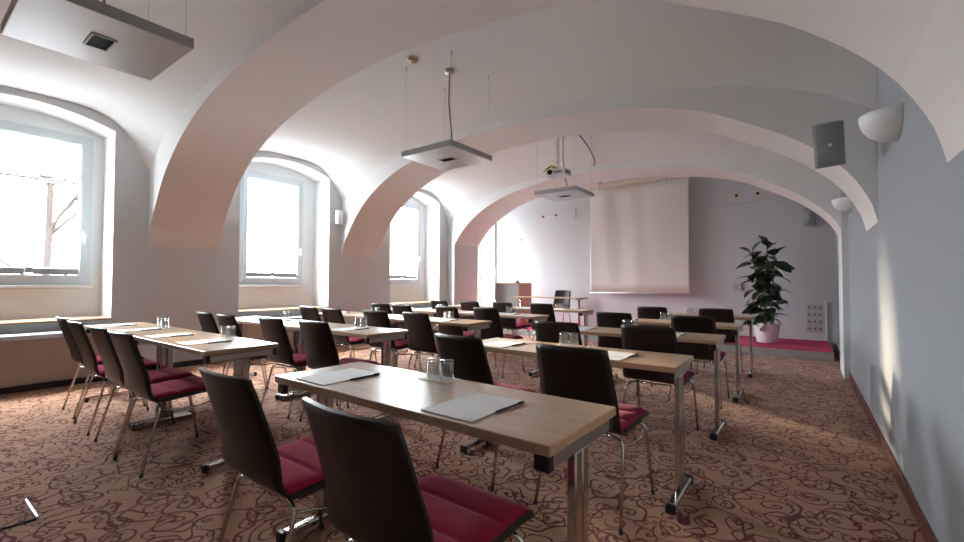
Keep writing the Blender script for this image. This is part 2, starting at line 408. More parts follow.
for wi, (y0, y1, f0, f1) in enumerate(WIN):
    SZ, FZ0 = SZ_, FZ0_
    lw.quad((XL, prev, SZ), (XL, y0, SZ), (XL, y0, ZT), (XL, prev, ZT)); prev = y1
    SZ, FZ0 = sz(wi), f0z(wi)
    n = 20; ys = [y0+(y1-y0)*i/n for i in range(n+1)]
    ya = sorted(set(ys+[f0, f1]))
    for a, b in zip(ys[:-1], ys[1:]):
        A, B = arch(a, y0, y1), arch(b, y0, y1)
        lw.quad((XL, a, A), (XL, b, B), (XL, b, ZT), (XL, a, ZT))
        rv.quad((XL, a, A), (XL, b, B), (XG, b, B), (XG, a, A))
    for a, b in zip(ya[:-1], ya[1:]):
        A, B = arch(a, y0, y1), arch(b, y0, y1)
        if a >= f0-1e-6 and b <= f1+1e-6:
            rv.quad((XG, a, SZ), (XG, b, SZ), (XG, b, FZ0), (XG, a, FZ0))
            rv.quad((XG, a, FZ1), (XG, b, FZ1), (XG, b, B), (XG, a, A))
        else:
            rv.quad((XG, a, SZ), (XG, b, SZ), (XG, b, B), (XG, a, A))
    for y in (y0, y1): rv.quad((XL, y, SZ), (XG, y, SZ), (XG, y, arch(y, y0, y1)), (XL, y, arch(y, y0, y1)))
    rv.quad((XL, y0, SZ), (XL, y1, SZ), (XG, y1, SZ), (XG, y0, SZ))
    # outer reveal through the rest of the wall
    XO = XG-.16
    for (p, q) in (((f0, FZ0), (f1, FZ0)), ((f1, FZ0), (f1, FZ1)), ((f1, FZ1), (f0, FZ1)), ((f0, FZ1), (f0, FZ0))):
        rv.quad((XG, p[0], p[1]), (XG, q[0], q[1]), (XO, q[0], q[1]), (XO, p[0], p[1]))
lw.quad((XL, prev, SZ_), (XL, YF, SZ_), (XL, YF, ZT), (XL, prev, ZT))
# outer skin
SZ, FZ0 = SZ_, FZ0_
XO = XG-.16
prev = YN-.3
for wi, (y0, y1, f0, f1) in enumerate(WIN):
    FZ0 = f0z(wi)
    lw.quad((XO, prev, -.2), (XO, f0, -.2), (XO, f0, ZT+.1), (XO, prev, ZT+.1)); prev = f1
    lw.quad((XO, f0, -.2), (XO, f1, -.2), (XO, f1, FZ0), (XO, f0, FZ0)); lw.quad((XO, f0, FZ1), (XO, f1, FZ1), (XO, f1, ZT+.1), (XO, f0, ZT+.1))
lw.quad((XO, prev, -.2), (XO, YF+.3, -.2), (XO, YF+.3, ZT+.1), (XO, prev, ZT+.1))
FZ0 = FZ0_
rv.build('reveals', 'reveal', struct('wall_left', lw, 'wall'))

# windows
def window(i, f0, f1, blind):
    FZ0 = f0z(i-1)
    x = XG-.02
    fr = MB()
    def ring(mb, a0, a1, b0, b1, w, x0, x1):
        mb.box(x0, x1, a0, a0+w, b0, b1); mb.box(x0, x1, a1-w, a1, b0, b1)
        mb.box(x0, x1, a0+w, a1-w, b0, b0+w); mb.box(x0, x1, a0+w, a1-w, b1-w, b1)
    root = empty('window_%d' % i, (x, (f0+f1)/2, FZ0)); root['kind'] = 'structure'
    yc = (f0+f1)/2
    def P(mb, nm, mat, par=root):
        mb.v = [(a-x, b-yc, c-FZ0) for a, b, c in mb.v]; return mb.build(nm, mat, par)
    ring(fr, f0, f1, FZ0, FZ1, .05, XG-.10, XG+.015); P(fr, 'window_frame', 'frame' if i < 4 else 'white')
    sa = MB(); ring(sa, f0+.042, f1-.042, FZ0+.045, FZ1-.045, .065, XG-.07, XG+.04); P(sa, 'sash', 'frame' if i < 4 else 'white')
    be = MB(); ring(be, f0+.107, f1-.107, FZ0+.11, FZ1-.11, .012, XG-.05, XG+.02); P(be, 'glazing_bead', 'white')
    pn = MB(); pn.box(XG-.045, XG-.037, f0+.105, f1-.105, FZ0+.108, FZ1-.108); P(pn, 'pane', 'pane')
    h = MB(); h.box(XG+.04, XG+.052, f1-.088, f1-.058, 1.66, 1.80, bev=.004); h.tube([(XG+.052, f1-.073, 1.75), (XG+.09, f1-.073, 1.75), (XG+.095, f1-.073, 1.72), (XG+.095, f1-.073, 1.63)], .009); P(h, 'handle', 'white')
    sl = MB(); sl.box(XG, XG+.06, f0-.02, f1+.02, FZ0-.045, FZ0-.002, bev=.006); P(sl, 'sill_strip', 'white')
    br = MB(); br.box(XG+.0, XG+.022, f0+.12, yc-.035, 1.245, 1.325, bev=.004); br.box(XG+.0, XG+.022, yc+.035, f1-.12, 1.245, 1.325, bev=.004)
    br.box(XG+.0, XG+.03, yc-.034, yc+.034, 1.262, 1.338, bev=.006); P(br, 'blind_rail', 'alu')
    if blind:
        t = MB(); t.box(XG-.0, XG+.022, f0+.12, f1-.12, 2.37, 2.40, bev=.004); t.box(XG-.0, XG+.022, f0+.12, f1-.12, 2.45, 2.47, bev=.004); P(t, 'blind_rail', 'white')
        c = MB(); k = 24; zz = [2.47+(FZ1-.125-2.47)*j/k for j in range(k+1)]
        for j in range(k):
            xa = XG+.004+(.012 if j % 2 else 0); xb = XG+.004+(0 if j % 2 else .012)
            c.quad((xa, f0+.12, zz[j]), (xa, f1-.12, zz[j]), (xb, f1-.12, zz[j+1]), (xb, f0+.12, zz[j+1]))
        P(c, 'blind', 'blind')
    return root
for i, (y0, y1, f0, f1) in enumerate(WIN): window(i+1, f0, f1, i == 0)

# wooden sill boards and heater cabinets under the windows
for i, (y0, y1, f0, f1) in enumerate(WIN[:3]):
    b = MB(); b.box(XG+.002, XL+.06, y0+.002, y1-.002, SZ+.001, SZ+.026, bev=.004)
    struct('trim_%d' % (7+i), b, 'sill')
    pl = ('nearest', 'second', 'third')[i]
    h = empty('heater_cabinet', (XL+.15, (y0+y1)/2, 0)); w = (y1-y0)/2+.03
    tag(h, 'warm grey heater cabinet with pale metal top below the %s window from the camera' % pl, 'heater', 'heater cabinets below the windows')
    a = MB(); a.box(-.146, .12, -w, w, .075, .545, bev=.004); a.build('body', 'heater', h)
    t = MB(); t.box(-.148, .15, -w-.01, w+.01, .548, .60, bev=.006)
    t.build('top_rail', 'heater_top', h)
    p = MB(); p.box(-.14, .07, -w+.02, w-.02, 0, .074); p.build('plinth', 'dark_skirt', h)
# baseboards
def board(name, mat, x0, x1, y0, y1, h): 
    m = MB(); m.box(x0, x1, y0, y1, .0, h, bev=.003); struct(name, m, mat)
board('baseboard_right', 'skirt', XR-.014, XR, YN, R3[0](XR)-.005, .085)
segs = [(YN, .08), (1.73, 3.14), (4.79, 6.15), (7.75, 7.84)]
m = MB()
for a, b in segs: m.box(XL, XL+.016, a, b, 0, .075, bev=.003)
struct('baseboard_left', m, 'dark_skirt')
m = MB()
m.box(XR-.014, XR, R3[1](XR)+.01, YF, 0, .085, bev=.003); struct('baseboard_right_far', m, 'skirt')

# podium
pd = empty('podium', (-3.1, 9.27, 0)); tag(pd, 'low podium with magenta carpet top along the far wall', 'podium')
a = MB(); a.box(-3.2, 3.44, -.79, .77, 0, .125, bev=.004); a.build('base', 'podium', pd)
a = MB(); a.box(-3.2, 3.43, -.78, .77, .126, .140, bev=.003); a.build('carpet', 'magenta', pd)
PZ = .1405

# ---------------------------------------------------------------- chair
def bend(pts, rad=.05, n=5):
    pts = [Vector(p) for p in pts]; out = [pts[0]]
    for i in range(1, len(pts)-1):
        a, b, c = pts[i-1], pts[i], pts[i+1]
        d1 = (a-b); d2 = (c-b); r = min(rad, d1.length*.45, d2.length*.45)
        p, q = b+d1.normalized()*r, b+d2.normalized()*r
        for k in range(n+1):
            t = k/n; out.append(p*(1-t)**2+b*2*t*(1-t)+q*t*t)
    out.append(pts[-1]); return out
prof = bend([(0, .235, .438), (0, .17, .445), (0, -.205, .425), (0, -.268, .62), (0, -.345, .853)], .07, 6)
def along(pl):
    L = [0]
    for a, b in zip(pl[:-1], pl[1:]): L.append(L[-1]+(b-a).length)
    T = L[-1]
    def f(t):
        d = t*T; i = min(max(bisect_right(L, d)-1, 0), len(pl)-2)
        return pl[i].lerp(pl[i+1], (d-L[i])/(L[i+1]-L[i]))
    return f
pf = along(prof)
def wid(p):
    z = p.z
    if z < .45: return .215
    return .215+(.191-.215)*((z-.45)/.40)
def make_chair():
    r = empty('conference_chair')
    split = .47
    def backf(u, v):
        p = pf(.44+.56*u); w = wid(p); t = 2*v-1; cur = .035*t*t*min(1, max(0, (p.z-.43)/.15))
        dz = 0
        if u > .9: dz = -.006*abs(t)**6
        return (w*t, p.y+cur, p.z+dz)
    b = MB(); b.sheet(backf, 18, 10, .012); b.build('backrest', 'shell', r)
    def seatf(u, v):
        p = pf(.44*u); w = wid(p)*(1-.03*(1-u)); t = 2*v-1
        return (w*t, p.y, p.z)
    s = MB(); s.sheet(seatf, 10, 8, .022); s.build('seat', 'underseat', r)
    # cushion in three channels
    c = MB(); nu, nv = 42, 12; y0, y1 = -.185, .225; top = []; bot = []
    for i in range(nu+1):
        t = i/nu; y = y0+(y1-y0)*t; row = []; rb = []
        ph = (t*3) % 1.; pil = math.sin(PI*ph)**.28 if 0 < ph < 1 else 0
        if i in (0, nu): pil = 0
        base = .4385+.018*(t) if t < .85 else .4538-.012*((t-.85)/.15)**2
        for j in range(nv+1):
            q = 2*j/nv-1; ed = (1-abs(q)**8)
            row.append((.205*q, y, base+.012+.016*pil*ed)); rb.append((.205*q, y, base+.002))
        top.append(row); bot.append(rb)
    b0 = len(c.v)
    for rr in top: c.v += rr
    for rr in bot: c.v += rr
    W = nv+1; K = (nu+1)*W
    for i in range(nu):
        for j in range(nv):
            c.f.append((b0+i*W+j, b0+i*W+j+1, b0+(i+1)*W+j+1, b0+(i+1)*W+j)); c.sm.append(True)
    for i in range(nu):
        for j in (0, nv): c.f.append((b0+i*W+j, b0+(i+1)*W+j, b0+K+(i+1)*W+j, b0+K+i*W+j)); c.sm.append(False)
    for j in range(nv):
        for i in (0, nu): c.f.append((b0+i*W+j, b0+i*W+j+1, b0+K+i*W+j+1, b0+K+i*W+j)); c.sm.append(False)
    c.build('seat_cushion', 'red', r)
    for sx in (-1, 1):
        for rear in (1, 0):
            if rear: pts = [(sx*.228, -.255, .012), (sx*.205, -.155, .392), (sx*.12, -.15, .405)]
            else: pts = [(sx*.228, .235, .012), (sx*.212, .165, .398), (sx*.12, .150, .412)]
            l = MB(); l.tube(bend(pts, .04), .0085, 8); lo = l.build('leg', 'chrome', r)
            g = MB(); p = pts[0]; g.tube([(p[0], p[1], 0), (p[0], p[1], .014)], .0105, 8); g.build('glide', 'black', lo)
    f = MB()
    f.tube([(-.121, -.15, .405), (0, -.149, .400), (.121, -.15, .405)], .0085, 8)
    f.tube([(-.121, .150, .412), (.121, .150, .412)], .0085, 8)
    for sx in (-1, 1):
        f.tube([(sx*.2, -.158, .372), (sx*.217, -.05, .352), (sx*.219, .06, .352), (sx*.207, .168, .372)], .006, 6)
    f.build('frame', 'chrome', r)
    return r
CH = make_chair()
first = [True]
def place_chair(x, ytop, rz, label, group, z=0.):
    o = CH if first[0] else copy_tree(CH); first[0] = False
    o.location = (x, ytop+.345, z); o.rotation_euler = (0, 0, rz)
    tag(o, label, 'chair', group); return o
RT = [1.04, 2.36, 3.66, 4.95, 6.36]          # front edges of the right block's tables
LT = [1.17, 2.33, 3.56, 4.80, 6.28]          # and of the left block's
RC = [[(-1.62, .67), (-.91, .65)], [(-1.63, 1.98), (-.925, 1.97)], [(-1.62, 3.18), (-.93, 3.28)], [(-1.64, 4.58), (-.87, 4.55)], [(-1.64, 6.04), (-.905, 6.14)]]
LC = [[(-5.22, .91), (-4.60, .87), (-3.95, .86), (-3.43, .845)],
      [(-5.02, 1.95), (-4.505, 1.93), (-3.80, 1.99), (-3.20, 2.02)],
      [(-5.15, 3.21), (-4.57, 3.15), (-3.84, 3.19), (-3.27, 3.26)],
      [(-5.08, 4.34), (-4.57, 4.29), (-3.79, 4.35), (-3.22, 4.44)],
      [(-5.22, 5.80), (-4.55, 5.80), (-3.92, 5.86), (-3.24, 5.90)]]
LO = [-.03, .05, .10, .16, .18]
RW = ['nearest camera', 'second from camera', 'third from camera', 'fourth from camera', 'farthest from camera']
SL = ['closest to window wall', 'second from window wall', 'second from aisle', 'closest to aisle']
for i, row in enumerate(RC):
    for j, (x, y) in enumerate(row):
        place_chair(x, y, random.uniform(-.03, .03) + (-.10 if (i, j) == (1, 0) else 0), 'dark chair, red seat, at %s end of right-hand table %s' % (('left', 'right')[j], RW[i]), 'dark chairs with red seats at the right-hand tables')
for i, row in enumerate(LC):
    for j, (x, y) in enumerate(row):
        place_chair(x, y, random.uniform(-.04, .04), 'dark chair, red seat, %s, in left-hand row %s' % (SL[j], RW[i]), 'dark chairs with red seats at the left-hand tables')
place_chair(-4.62, 8.93, .03, 'dark chair behind the high desk on the podium, left of the projection screen', 'dark chair on the podium', z=PZ).rotation_euler = (0, 0, PI+.05)

# ---------------------------------------------------------------- tables
def make_table(L, D=.465, H=.74):
    r = empty('folding_table')
    t = MB(); t.box(0, L, 0, D, H-.030, H, bev=.003); t.build('tabletop', 'table', r)
    for ex in (0, 1):
        X = .032 if ex == 0 else L-.032; s = 1 if ex == 0 else -1
        g = empty('leg'); g.parent = r
        p = MB()
        for y in (D/2-.0235, D/2+.0235): p.box(X-.016, X+.016, y-.0215, y+.0215, .045, H-.075, bev=.005)
        p.build('post', 'chrome', g)
        b = MB(); b.box(X-.022, X+.022, .03, D-.03, H-.075, H-.031, bev=.006); b.build('top_rail', 'steel', g)
        f = MB(); f.box(X-.022, X+.022, .035, D-.035, .012, .046, bev=.008); f.build('foot', 'chrome', g)
        for ya, yb in ((.010, .036), (D-.036, D-.010)):
            e = MB(); e.box(X-.025, X+.025, ya, yb, 0, .050, bev=.006); e.build('foot_cap', 'black', g)
            e = MB(); e.box(X-.025, X+.025, ya, yb, H-.078, H-.031, bev=.004); e.build('rail_cap', 'black', g)
        k = MB(); k.box(X+s*.075 if s > 0 else X+s*.125, X+s*.125 if s > 0 else X+s*.075, D/2-.02, D/2+.02, H-.05, H-.031); k.build('bracket', 'black', g)
    return r
TA = make_table(1.40); TB = make_table(1.345)
tabs = []
for i, y in enumerate(RT):
    o = TA if i == 0 else copy_tree(TA)
    o.location = (-1.93 if i else -1.935, y+(0.0 if i else .02), 0); o.rotation_euler = (0, 0, -.022 if i == 0 else 0)
    tag(o, 'light wood table with chrome legs, right-hand block, row %s' % RW[i], 'table', 'light wood tables in the right-hand block')
for i, y in enumerate(LT):
    for j in (0, 1):
        o = TB if (i, j) == (0, 0) else copy_tree(TB)
        o.location = (-5.60+1.347*j+LO[i], y, 0)
        tag(o, 'light wood table at the %s end of the left-hand row %s' % (('window', 'aisle')[j], RW[i]), 'table', 'light wood tables in the left-hand block')
# teacher's desk
TD = empty('high_desk', (-4.58, 8.75, PZ)); tag(TD, 'narrow light wood desk with slim metal legs on the podium before the far wall', 'desk')
DH = .715
a = MB(); a.box(-.83, .83, -.22, .22, DH-.022, DH, bev=.003); a.build('tabletop', 'table', TD)
for sx in (-1, 1):
    g = empty('leg'); g.parent = TD
    p = MB(); p.tube([(sx*.72, 0, .03), (sx*.72, 0, DH-.05)], .022, 10); p.build('post', 'chrome', g)
    b = MB(); b.box(sx*.72-.02, sx*.72+.02, -.18, .18, DH-.05, DH-.024, bev=.004); b.build('top_rail', 'steel', g)
    f = MB(); f.box(sx*.72-.022, sx*.72+.022, -.21, .21, 0, .03, bev=.006); f.build('foot', 'chrome', g)

# ---------------------------------------------------------------- pads, pens, tumblers
TZ = .7405
def proto_pad():
    r = MB(); r.box(-.105, .105, -.1485, .1485, 0, .0035); o = r.build('writing_pad', 'paper'); return o
def proto_pen():
    r = empty('pen')
    a = MB(); a.tube([(0, -.075, .0042), (0, .045, .0042)], .0034, 8, r1=.0038); a.tube([(0, -.082, .0042), (0, -.0755, .0042)], .001, 8, r1=.0032); a.build('barrel', 'pen', r)
    b = MB(); b.tube([(0, .0455, .0046), (0, .074, .0046)], .0043, 8); b.build('cap', 'black', r)
    c = MB(); c.box(-.0014, .0014, .040, .072, .0098, .0112); c.box(-.0014, .0014, .067, .072, .0088, .0098); c.build('clip', 'chrome', r)
    return r
def proto_glass():
    a = MB(); R = [(.001, .086), (.028, .086), (.0305, .082), (.0325, .0), (.0312, .0), (.0292, .073), (.001, .073)]
    a.lathe(R, n=24)
    return a.build('tumbler', 'glass')
def proto_mat():
    r = MB(); r.box(-.085, .085, -.05, .05, 0, .0025); return r.build('paper_mat', 'cream')
PAD, PEN, GL, MT = proto_pad(), proto_pen(), proto_glass(), proto_mat()
used = {}
def put(o, key, loc, rz, label, cat, group):
    c = o if key not in used else copy_tree(o); used[key] = 1
    c.location = loc; c.rotation_euler = (0, 0, rz); tag(c, label, cat, group); return c
def setting(x, y, rz, where):
    put(PAD, 'pad', (x, y+.165, TZ), rz, 'white writing pad, '+where, 'paper', 'white writing pads on the tables')
    ox = Vector((.1135, .055, 0)); ox.rotate(Matrix.Rotation(rz, 3, 'Z'))
    put(PEN, 'pen', (x+ox.x, y+.165+ox.y, TZ), rz+random.uniform(-.04, .04)-.02, 'dark pen beside writing pad, '+where, 'pen', 'dark pens beside the pads')
def glasses(x, y, n, where, mat=True):
    if mat:
        put(MT, 'mat', (x, y, TZ), 0, 'pale paper mat under tumblers, '+where, 'mat', 'paper mats under the tumblers')
    z = TZ+(.0028 if mat else 0)
    offs = [(-.034, .0), (.036, .004)] if n == 2 else [(-.045, -.008), (.027, -.012), (-.006, .052)]
    nm = ['left', 'right'] if n == 2 else ['front left', 'front right', 'rear']
    for k, (a, b) in enumerate(offs):
        put(GL, 'glass', (x+a, y+b, z), 0, 'clear tumbler, %s one on mat, %s' % (nm[k], where), 'glass', 'upturned clear tumblers on the tables')
for i, y in enumerate(RT):
    rz = -.022 if i == 0 else 0
    yy = y+(.02 if i == 0 else 0)
    setting(-1.69, yy, rz+random.uniform(-.03, .03), 'left end of right-hand table '+RW[i])
    setting(-.92, yy-(.015 if i == 0 else 0), rz+random.uniform(-.02, .02), 'right end of right-hand table '+RW[i])
    glasses(-1.29, yy+.39, 2, 'right-hand table '+RW[i])
PX = [-5.33, -4.69, -4.01, -3.38]
for i, y in enumerate(LT):
    for j, x in enumerate(PX): setting(x+LO[i], y+.02, random.uniform(-.03, .03), SL[j]+', left-hand row '+RW[i])
    glasses(-4.75+LO[i], y+.375, 2, 'window-side table of left-hand row '+RW[i])
    glasses(-3.46+LO[i], y+.375, 2, 'aisle-side table of left-hand row '+RW[i])

# ---------------------------------------------------------------- pendant lamps
def ceil_z(x, y):
    for f, b in ((R0[1], R1[0]), (R1[1], R2[0]), (R2[1], R3[0])):
        if f(x) <= y <= b(x):
            t = (y-f(x))/(b(x)-f(x)); s = abs((x-(XL+XR)/2)/((XR-XL)/2)); return band(x)+(1-abs(2*t-1)**4)*(.06+.62*s**5)
    return rib(x)
LZ = 2.40
for i, (x, y, h, tx) in enumerate([(-2.92, .64, .315, 'nearest the camera'), (-2.875, 3.33, .322, 'in the middle of the room'), (-2.74, 5.72, .315, 'below the projector, farthest from the camera')]):
    r = empty('pendant_lamp', (x, y, LZ)); tag(r, 'square grey metal pendant lamp %s' % tx, 'lamp', 'square grey pendant lamps')
    cz = ceil_z(x, y)-LZ
    b = MB(); b.box(-h+.003, h-.003, -h+.003, h-.003, 0, .003); 
    b.build('underside', 'lamp', r)
    e = MB(); e.box(-h, h, -h, h, .0035, .056, bev=.002); e.build('housing', 'lamp_edge', r)
    v = MB()
    v.box(-.075, .075, -.040, .040, -.004, -.0005)
    vo = v.build('vent', 'void', r)
    vf = MB()
    vf.box(-.085, .085, -.050, -.041, -.006, -.0003); vf.box(-.085, .085, .041, .050, -.006, -.0003)
    vf.box(-.085, -.076, -.0405, .0405, -.006, -.0003); vf.box(.076, .085, -.0405, .0405, -.006, -.0003)
    vf.build('rim', 'lamp_edge', vo)
    for sx in (-1, 1):
        for sy in (-1, 1):
            wx, wy = sx*(h-.03), sy*(h-.03); zc = ceil_z(x+wx, y+wy)-LZ
            w = MB(); w.tube([(wx, wy, .0565), (wx, wy, zc)], .0013, 5); w.tube([(wx, wy, zc-.04), (wx, wy, zc)], .005, 6); w.build('wire', 'steel', r)
    k = MB(); ox = .0 if i != 1 else .04
    k.tube([(ox-.02, .0, cz-.03), (ox-.025, -.0, cz*.62), (ox+.01, .0, cz*.3), (.05, .02, .0565)], .007, 8); k.build('power_cable', 'cable', r)
    k = MB(); k.lathe([(.001, -.035), (.045, -.035), (.05, -.01), (.05, 0.)], (ox-.02, 0, cz), 20); k.build('canopy', 'steel', r)

sd = empty('smoke_detector', (-2.98, 2.93, ceil_z(-2.98, 2.93))); tag(sd, 'small brass coloured smoke detector on the vault beside the middle lamp', 'smoke detector')
a = MB(); a.lathe([(.001, -.03), (.052, -.03), (.056, -.022), (.056, 0)], n=24); a.build('base', 'brass', sd)
a = MB(); a.lathe([(.001, -.052), (.018, -.05), (.034, -.04), (.036, -.0305)], n=20); a.build('sensor', 'cream', sd)

# projector
PJ = empty('projector', (-2.78, 5.60, 2.66)); tag(PJ, 'white ceiling projector with lime sleeve hanging from a pole above the far lamp', 'projector')
a = MB(); a.box(-.15, .15, -.11, .11, 0, .095, bev=.01); a.build('body', 'white', PJ)
a = MB(); a.lathe([(.036, .0), (.036, -.02), (.028, -.021), (.026, -.006), (.001, -.006)], (-.07, -.11, .05), 20, axis='y'); a.build('lens', 'black', PJ)
a = MB()
for k in range(7): a.box(.1502, .153, -.08+.022*k, -.07+.022*k, .02, .075)
for k in range(4): a.box(.00+.03*k, .018+.03*k, -.113, -.1102, .03, .06)
a.build('vents', 'black', PJ)
a = MB(); a.box(-.07, .07, -.05, .05, .0955, .107); a.build('mount', 'steel', PJ)
zc = ceil_z(-2.78, 5.60)-2.66
a = MB(); a.tube([(0, 0, .1075), (0, 0, zc)], .018, 12); a.lathe([(.018, -.02), (.05, -.015), (.05, 0)], (0, 0, zc), 18); a.build('pole', 'white', PJ)
a = MB(); a.tube([(-.01, -.035, .11), (-.06, -.08, .14), (-.10, -.10, .12), (-.14, -.12, .085)], .014, 8); a.build('cable_sleeve', 'lime', PJ)
a = MB(); a.tube([(-.05, 0, .102), (-.25, .02, .115)], .005, 6); a.build('antenna', 'black', PJ)
ca = MB(); P0 = Vector((-2.55, 5.72, ceil_z(-2.55, 5.72))); P3 = Vector((-3.0, R3[0](-3.0)-.01, 3.245))
pts = [P0*(1-t)**3+Vector((-2.56, 6.2, 3.20))*3*t*(1-t)**2+Vector((-2.72, 6.9, 3.17))*3*t*t*(1-t)+P3*t**3 for t in [k/16 for k in range(17)]]
ca.tube(pts, .011, 8); tag(ca.build('ceiling_cable', 'cable'), 'loose grey cable curving under the vault from the projector to the far arch', 'cable')

# ---------------------------------------------------------------- projection screen and far wall fittings
SY = 9.75
scx = (-4.04-1.90)/2*SY/9.8; sw = (4.04-1.90)/2*SY/9.8
PS = empty('projection_screen', (scx, SY, .96)); tag(PS, 'large off-white projection screen hanging in front of the far wall', 'screen')
m = MB(); nu, nv = 60, 12
def sf(u, v):
    x = -sw+2*sw*u; z = 2.385*v
    return (x, .020*math.sin(u*21+v*2.2)*(.25+.75*v)*math.exp(-((u-.3)/.35)**2)+.016*math.sin(u*9-v*2.5)*(.3+.7*v), z)
m.sheet(sf, nu, nv, .003); m.build('canvas', 'screen', PS)
a = MB(); a.tube([(-sw-.02, 0, -.012), (sw+.02, 0, -.012)], .013, 10); a.build('bottom_bar', 'white', PS)
a = MB(); a.box(-sw-.06, sw+.05, -.055, .06, 2.395, 2.49, bev=.01); a.build('case', 'cream', PS)
for px in (sw-.42, -sw+.25):
    a = MB(); a.box(px-.012, px+.012, -.075, -.057, 2.34, 2.53); a.box(px-.012, px+.012, -.075, .298, 2.491, 2.53); a.tube([(px, -.085, 2.35), (px, -.06, 2.37)], .012, 8); a.build('bracket', 'alu', PS)
def spot_panel(x0, x1, z0, z1, holes, lab):
    r = empty('spotlight_panel', ((x0+x1)/2, YF, z0)); tag(r, lab, 'panel', 'flat boxed panels with spotlights on the far wall')
    c = (x0+x1)/2
    a = MB(); a.box(x0-c, x1-c, -.05, -.002, 0, z1-z0, bev=.003); a.build('board', 'wall_lilac', r)
    for hx, hz in holes:
        b = MB(); b.lathe([(.03, -.066), (.062, -.064), (.066, -.051)], (hx-c, 0, hz-z0), 24, axis='y'); q = b.build('ring', 'cream', r)
        d = MB(); d.lathe([(.001, -.061), (.024, -.061), (.030, -.0655)], (hx-c, 0, hz-z0), 20, axis='y'); d.build('bulb', 'brown', q)
spot_panel(-5.80, -4.50, 2.73, 3.0, [(-5.39, 2.86), (-5.02, 2.87)], 'flat boxed panel with two round spotlights left of the projection screen')
spot_panel(-1.60, .15, 2.76, 3.04, [(-1.07, 2.91), (-.71, 2.91)], 'flat boxed panel with two round spotlights right of the projection screen')
a = MB(); a.box(-1.15, -1.0, YF-.03, YF-.001, 1.02, 1.16, bev=.005); a.box(-1.135, -1.08, YF-.036, YF-.0301, 1.05, 1.13, bev=.003); a.box(-1.07, -1.015, YF-.036, YF-.0301, 1.05, 1.13, bev=.003); o = a.build('switch_box', 'speaker_case'); tag(o, 'white wall switch box beside the rubber plant', 'switch')
r = empty('socket_panel', (.16, YF, .28)); tag(r, 'white panel with four rows of wall sockets low in the far right corner', 'sockets')
for k in range(4):
    b = MB(); b.box(-.14, .10, -.022, -.001, .02+.128*k, .125+.128*k, bev=.003); p = b.build('socket_row', 'speaker_case', r)
    for j in range(3):
        q = MB(); q.lathe([(.001, -.0235), (.014, -.0235), (.016, -.0225)], (-.10+.08*j, 0, .072+.128*k), 14, axis='y'); q.build('outlet', 'brown', p)
b = MB(); b.box(.125, .155, -.03, -.001, -.135, .56, bev=.003); b.build('trunking', 'white', r)
# small wall clip and hook on the bright side of the far wall
a = MB(); a.lathe([(.001, -.03), (.022, -.028), (.03, -.001)], (-6.08, YF, 2.31), 16, axis='y'); tag(a.build('round_wall_outlet', 'alu'), 'small round metal outlet on the bright left part of the far wall', 'outlet')
# cabinet on the podium
CB = empty('cabinet', (-5.90, 9.37, PZ)); tag(CB, 'cherry wood cabinet with grey roller front left of the desk on the podium', 'cabinet')
a = MB()
a.box(-.36, -.335, -.30, .30, 0, 1.0); a.box(.335, .36, -.30, .30, 0, 1.0); a.box(-.334, .334, .28, .30, 0, 1.0)
a.box(-.36, .36, -.30, .30, 1.001, 1.025); a.box(-.334, .334, -.30, .279, 0, .06); a.build('body', 'red_wood', CB)
a = MB()
for k in range(29): a.box(-.333, .333, -.292, -.282, .065+.032*k, .095+.032*k, bev=.002)
a.build('roller_front', 'shutter', CB)
a = MB(); a.box(-.05, .05, -.04, .04, 0, .02, bev=.003); a.box(-.035, .035, -.012, .012, .02, .065, bev=.003); o = a.build('desk_clock', 'black'); o.location = (-5.70, 9.25, PZ+1.0255)
tag(o, 'small black device standing on the cherry wood cabinet', 'device')

# ---------------------------------------------------------------- rubber plant
PL = empty('potted_rubber_plant', (-.55, 9.22, PZ)); tag(PL, 'tall rubber plant with dark oval leaves in a white pot on the podium', 'plant')
a = MB(); a.lathe([(.001, 0), (.150, 0), (.155, .008), (.203, .325), (.207, .335), (.197, .335), (.186, .29), (.001, .29)], n=36); a.build('pot', 'pot', PL)
a = MB(); a.lathe([(.001, .30), (.10, .302), (.184, .296)], n=28); a.build('soil', 'soil', PL)
rnd = random.Random(3)
stems = [((-.02, .0), (.02, .02), 1.72), ((-.05, .03), (-.20, -.02), 1.58), ((.05, -.02), (.14, .03), 1.62), ((.0, .05), (-.08, .08), 1.42)]
st = MB(); leaves = []
def leaf(base, az, el, ln, wd):
    """one oval leaf with a folded midrib; returns MB"""
    mb = MB(); nu, nv = 8, 4
    d = Vector((math.cos(az)*math.cos(el), math.sin(az)*math.cos(el), math.sin(el)))
    side = Vector((-math.sin(az), math.cos(az), 0)); up = side.cross(d)*-1
    if up.z < 0: up = -up
    ro = Matrix.Rotation(rnd.uniform(-.7, .7), 3, d); side = ro @ side; up = ro @ up
    P = []
    for i in range(nu+1):
        t = i/nu; w = wd*math.sin(PI*min(1, t*.97+.015))**.62*(1-.15*t)
        for j in range(nv+1):
            q = 2*j/nv-1
            P.append(Vector(base)+d*(.035+ln*t)+side*(w*q)+up*(.15*w*abs(q)-.40*ln*t*t))
    b = len(mb.v); mb.v += [tuple(p) for p in P]; W = nv+1
    for i in range(nu):
        for j in range(nv): mb.f.append((b+i*W+j, b+i*W+j+1, b+(i+1)*W+j+1, b+(i+1)*W+j)); mb.sm.append(True)
    mb.tube([Vector(base), Vector(base)+d*.045], .004, 5)
    return mb
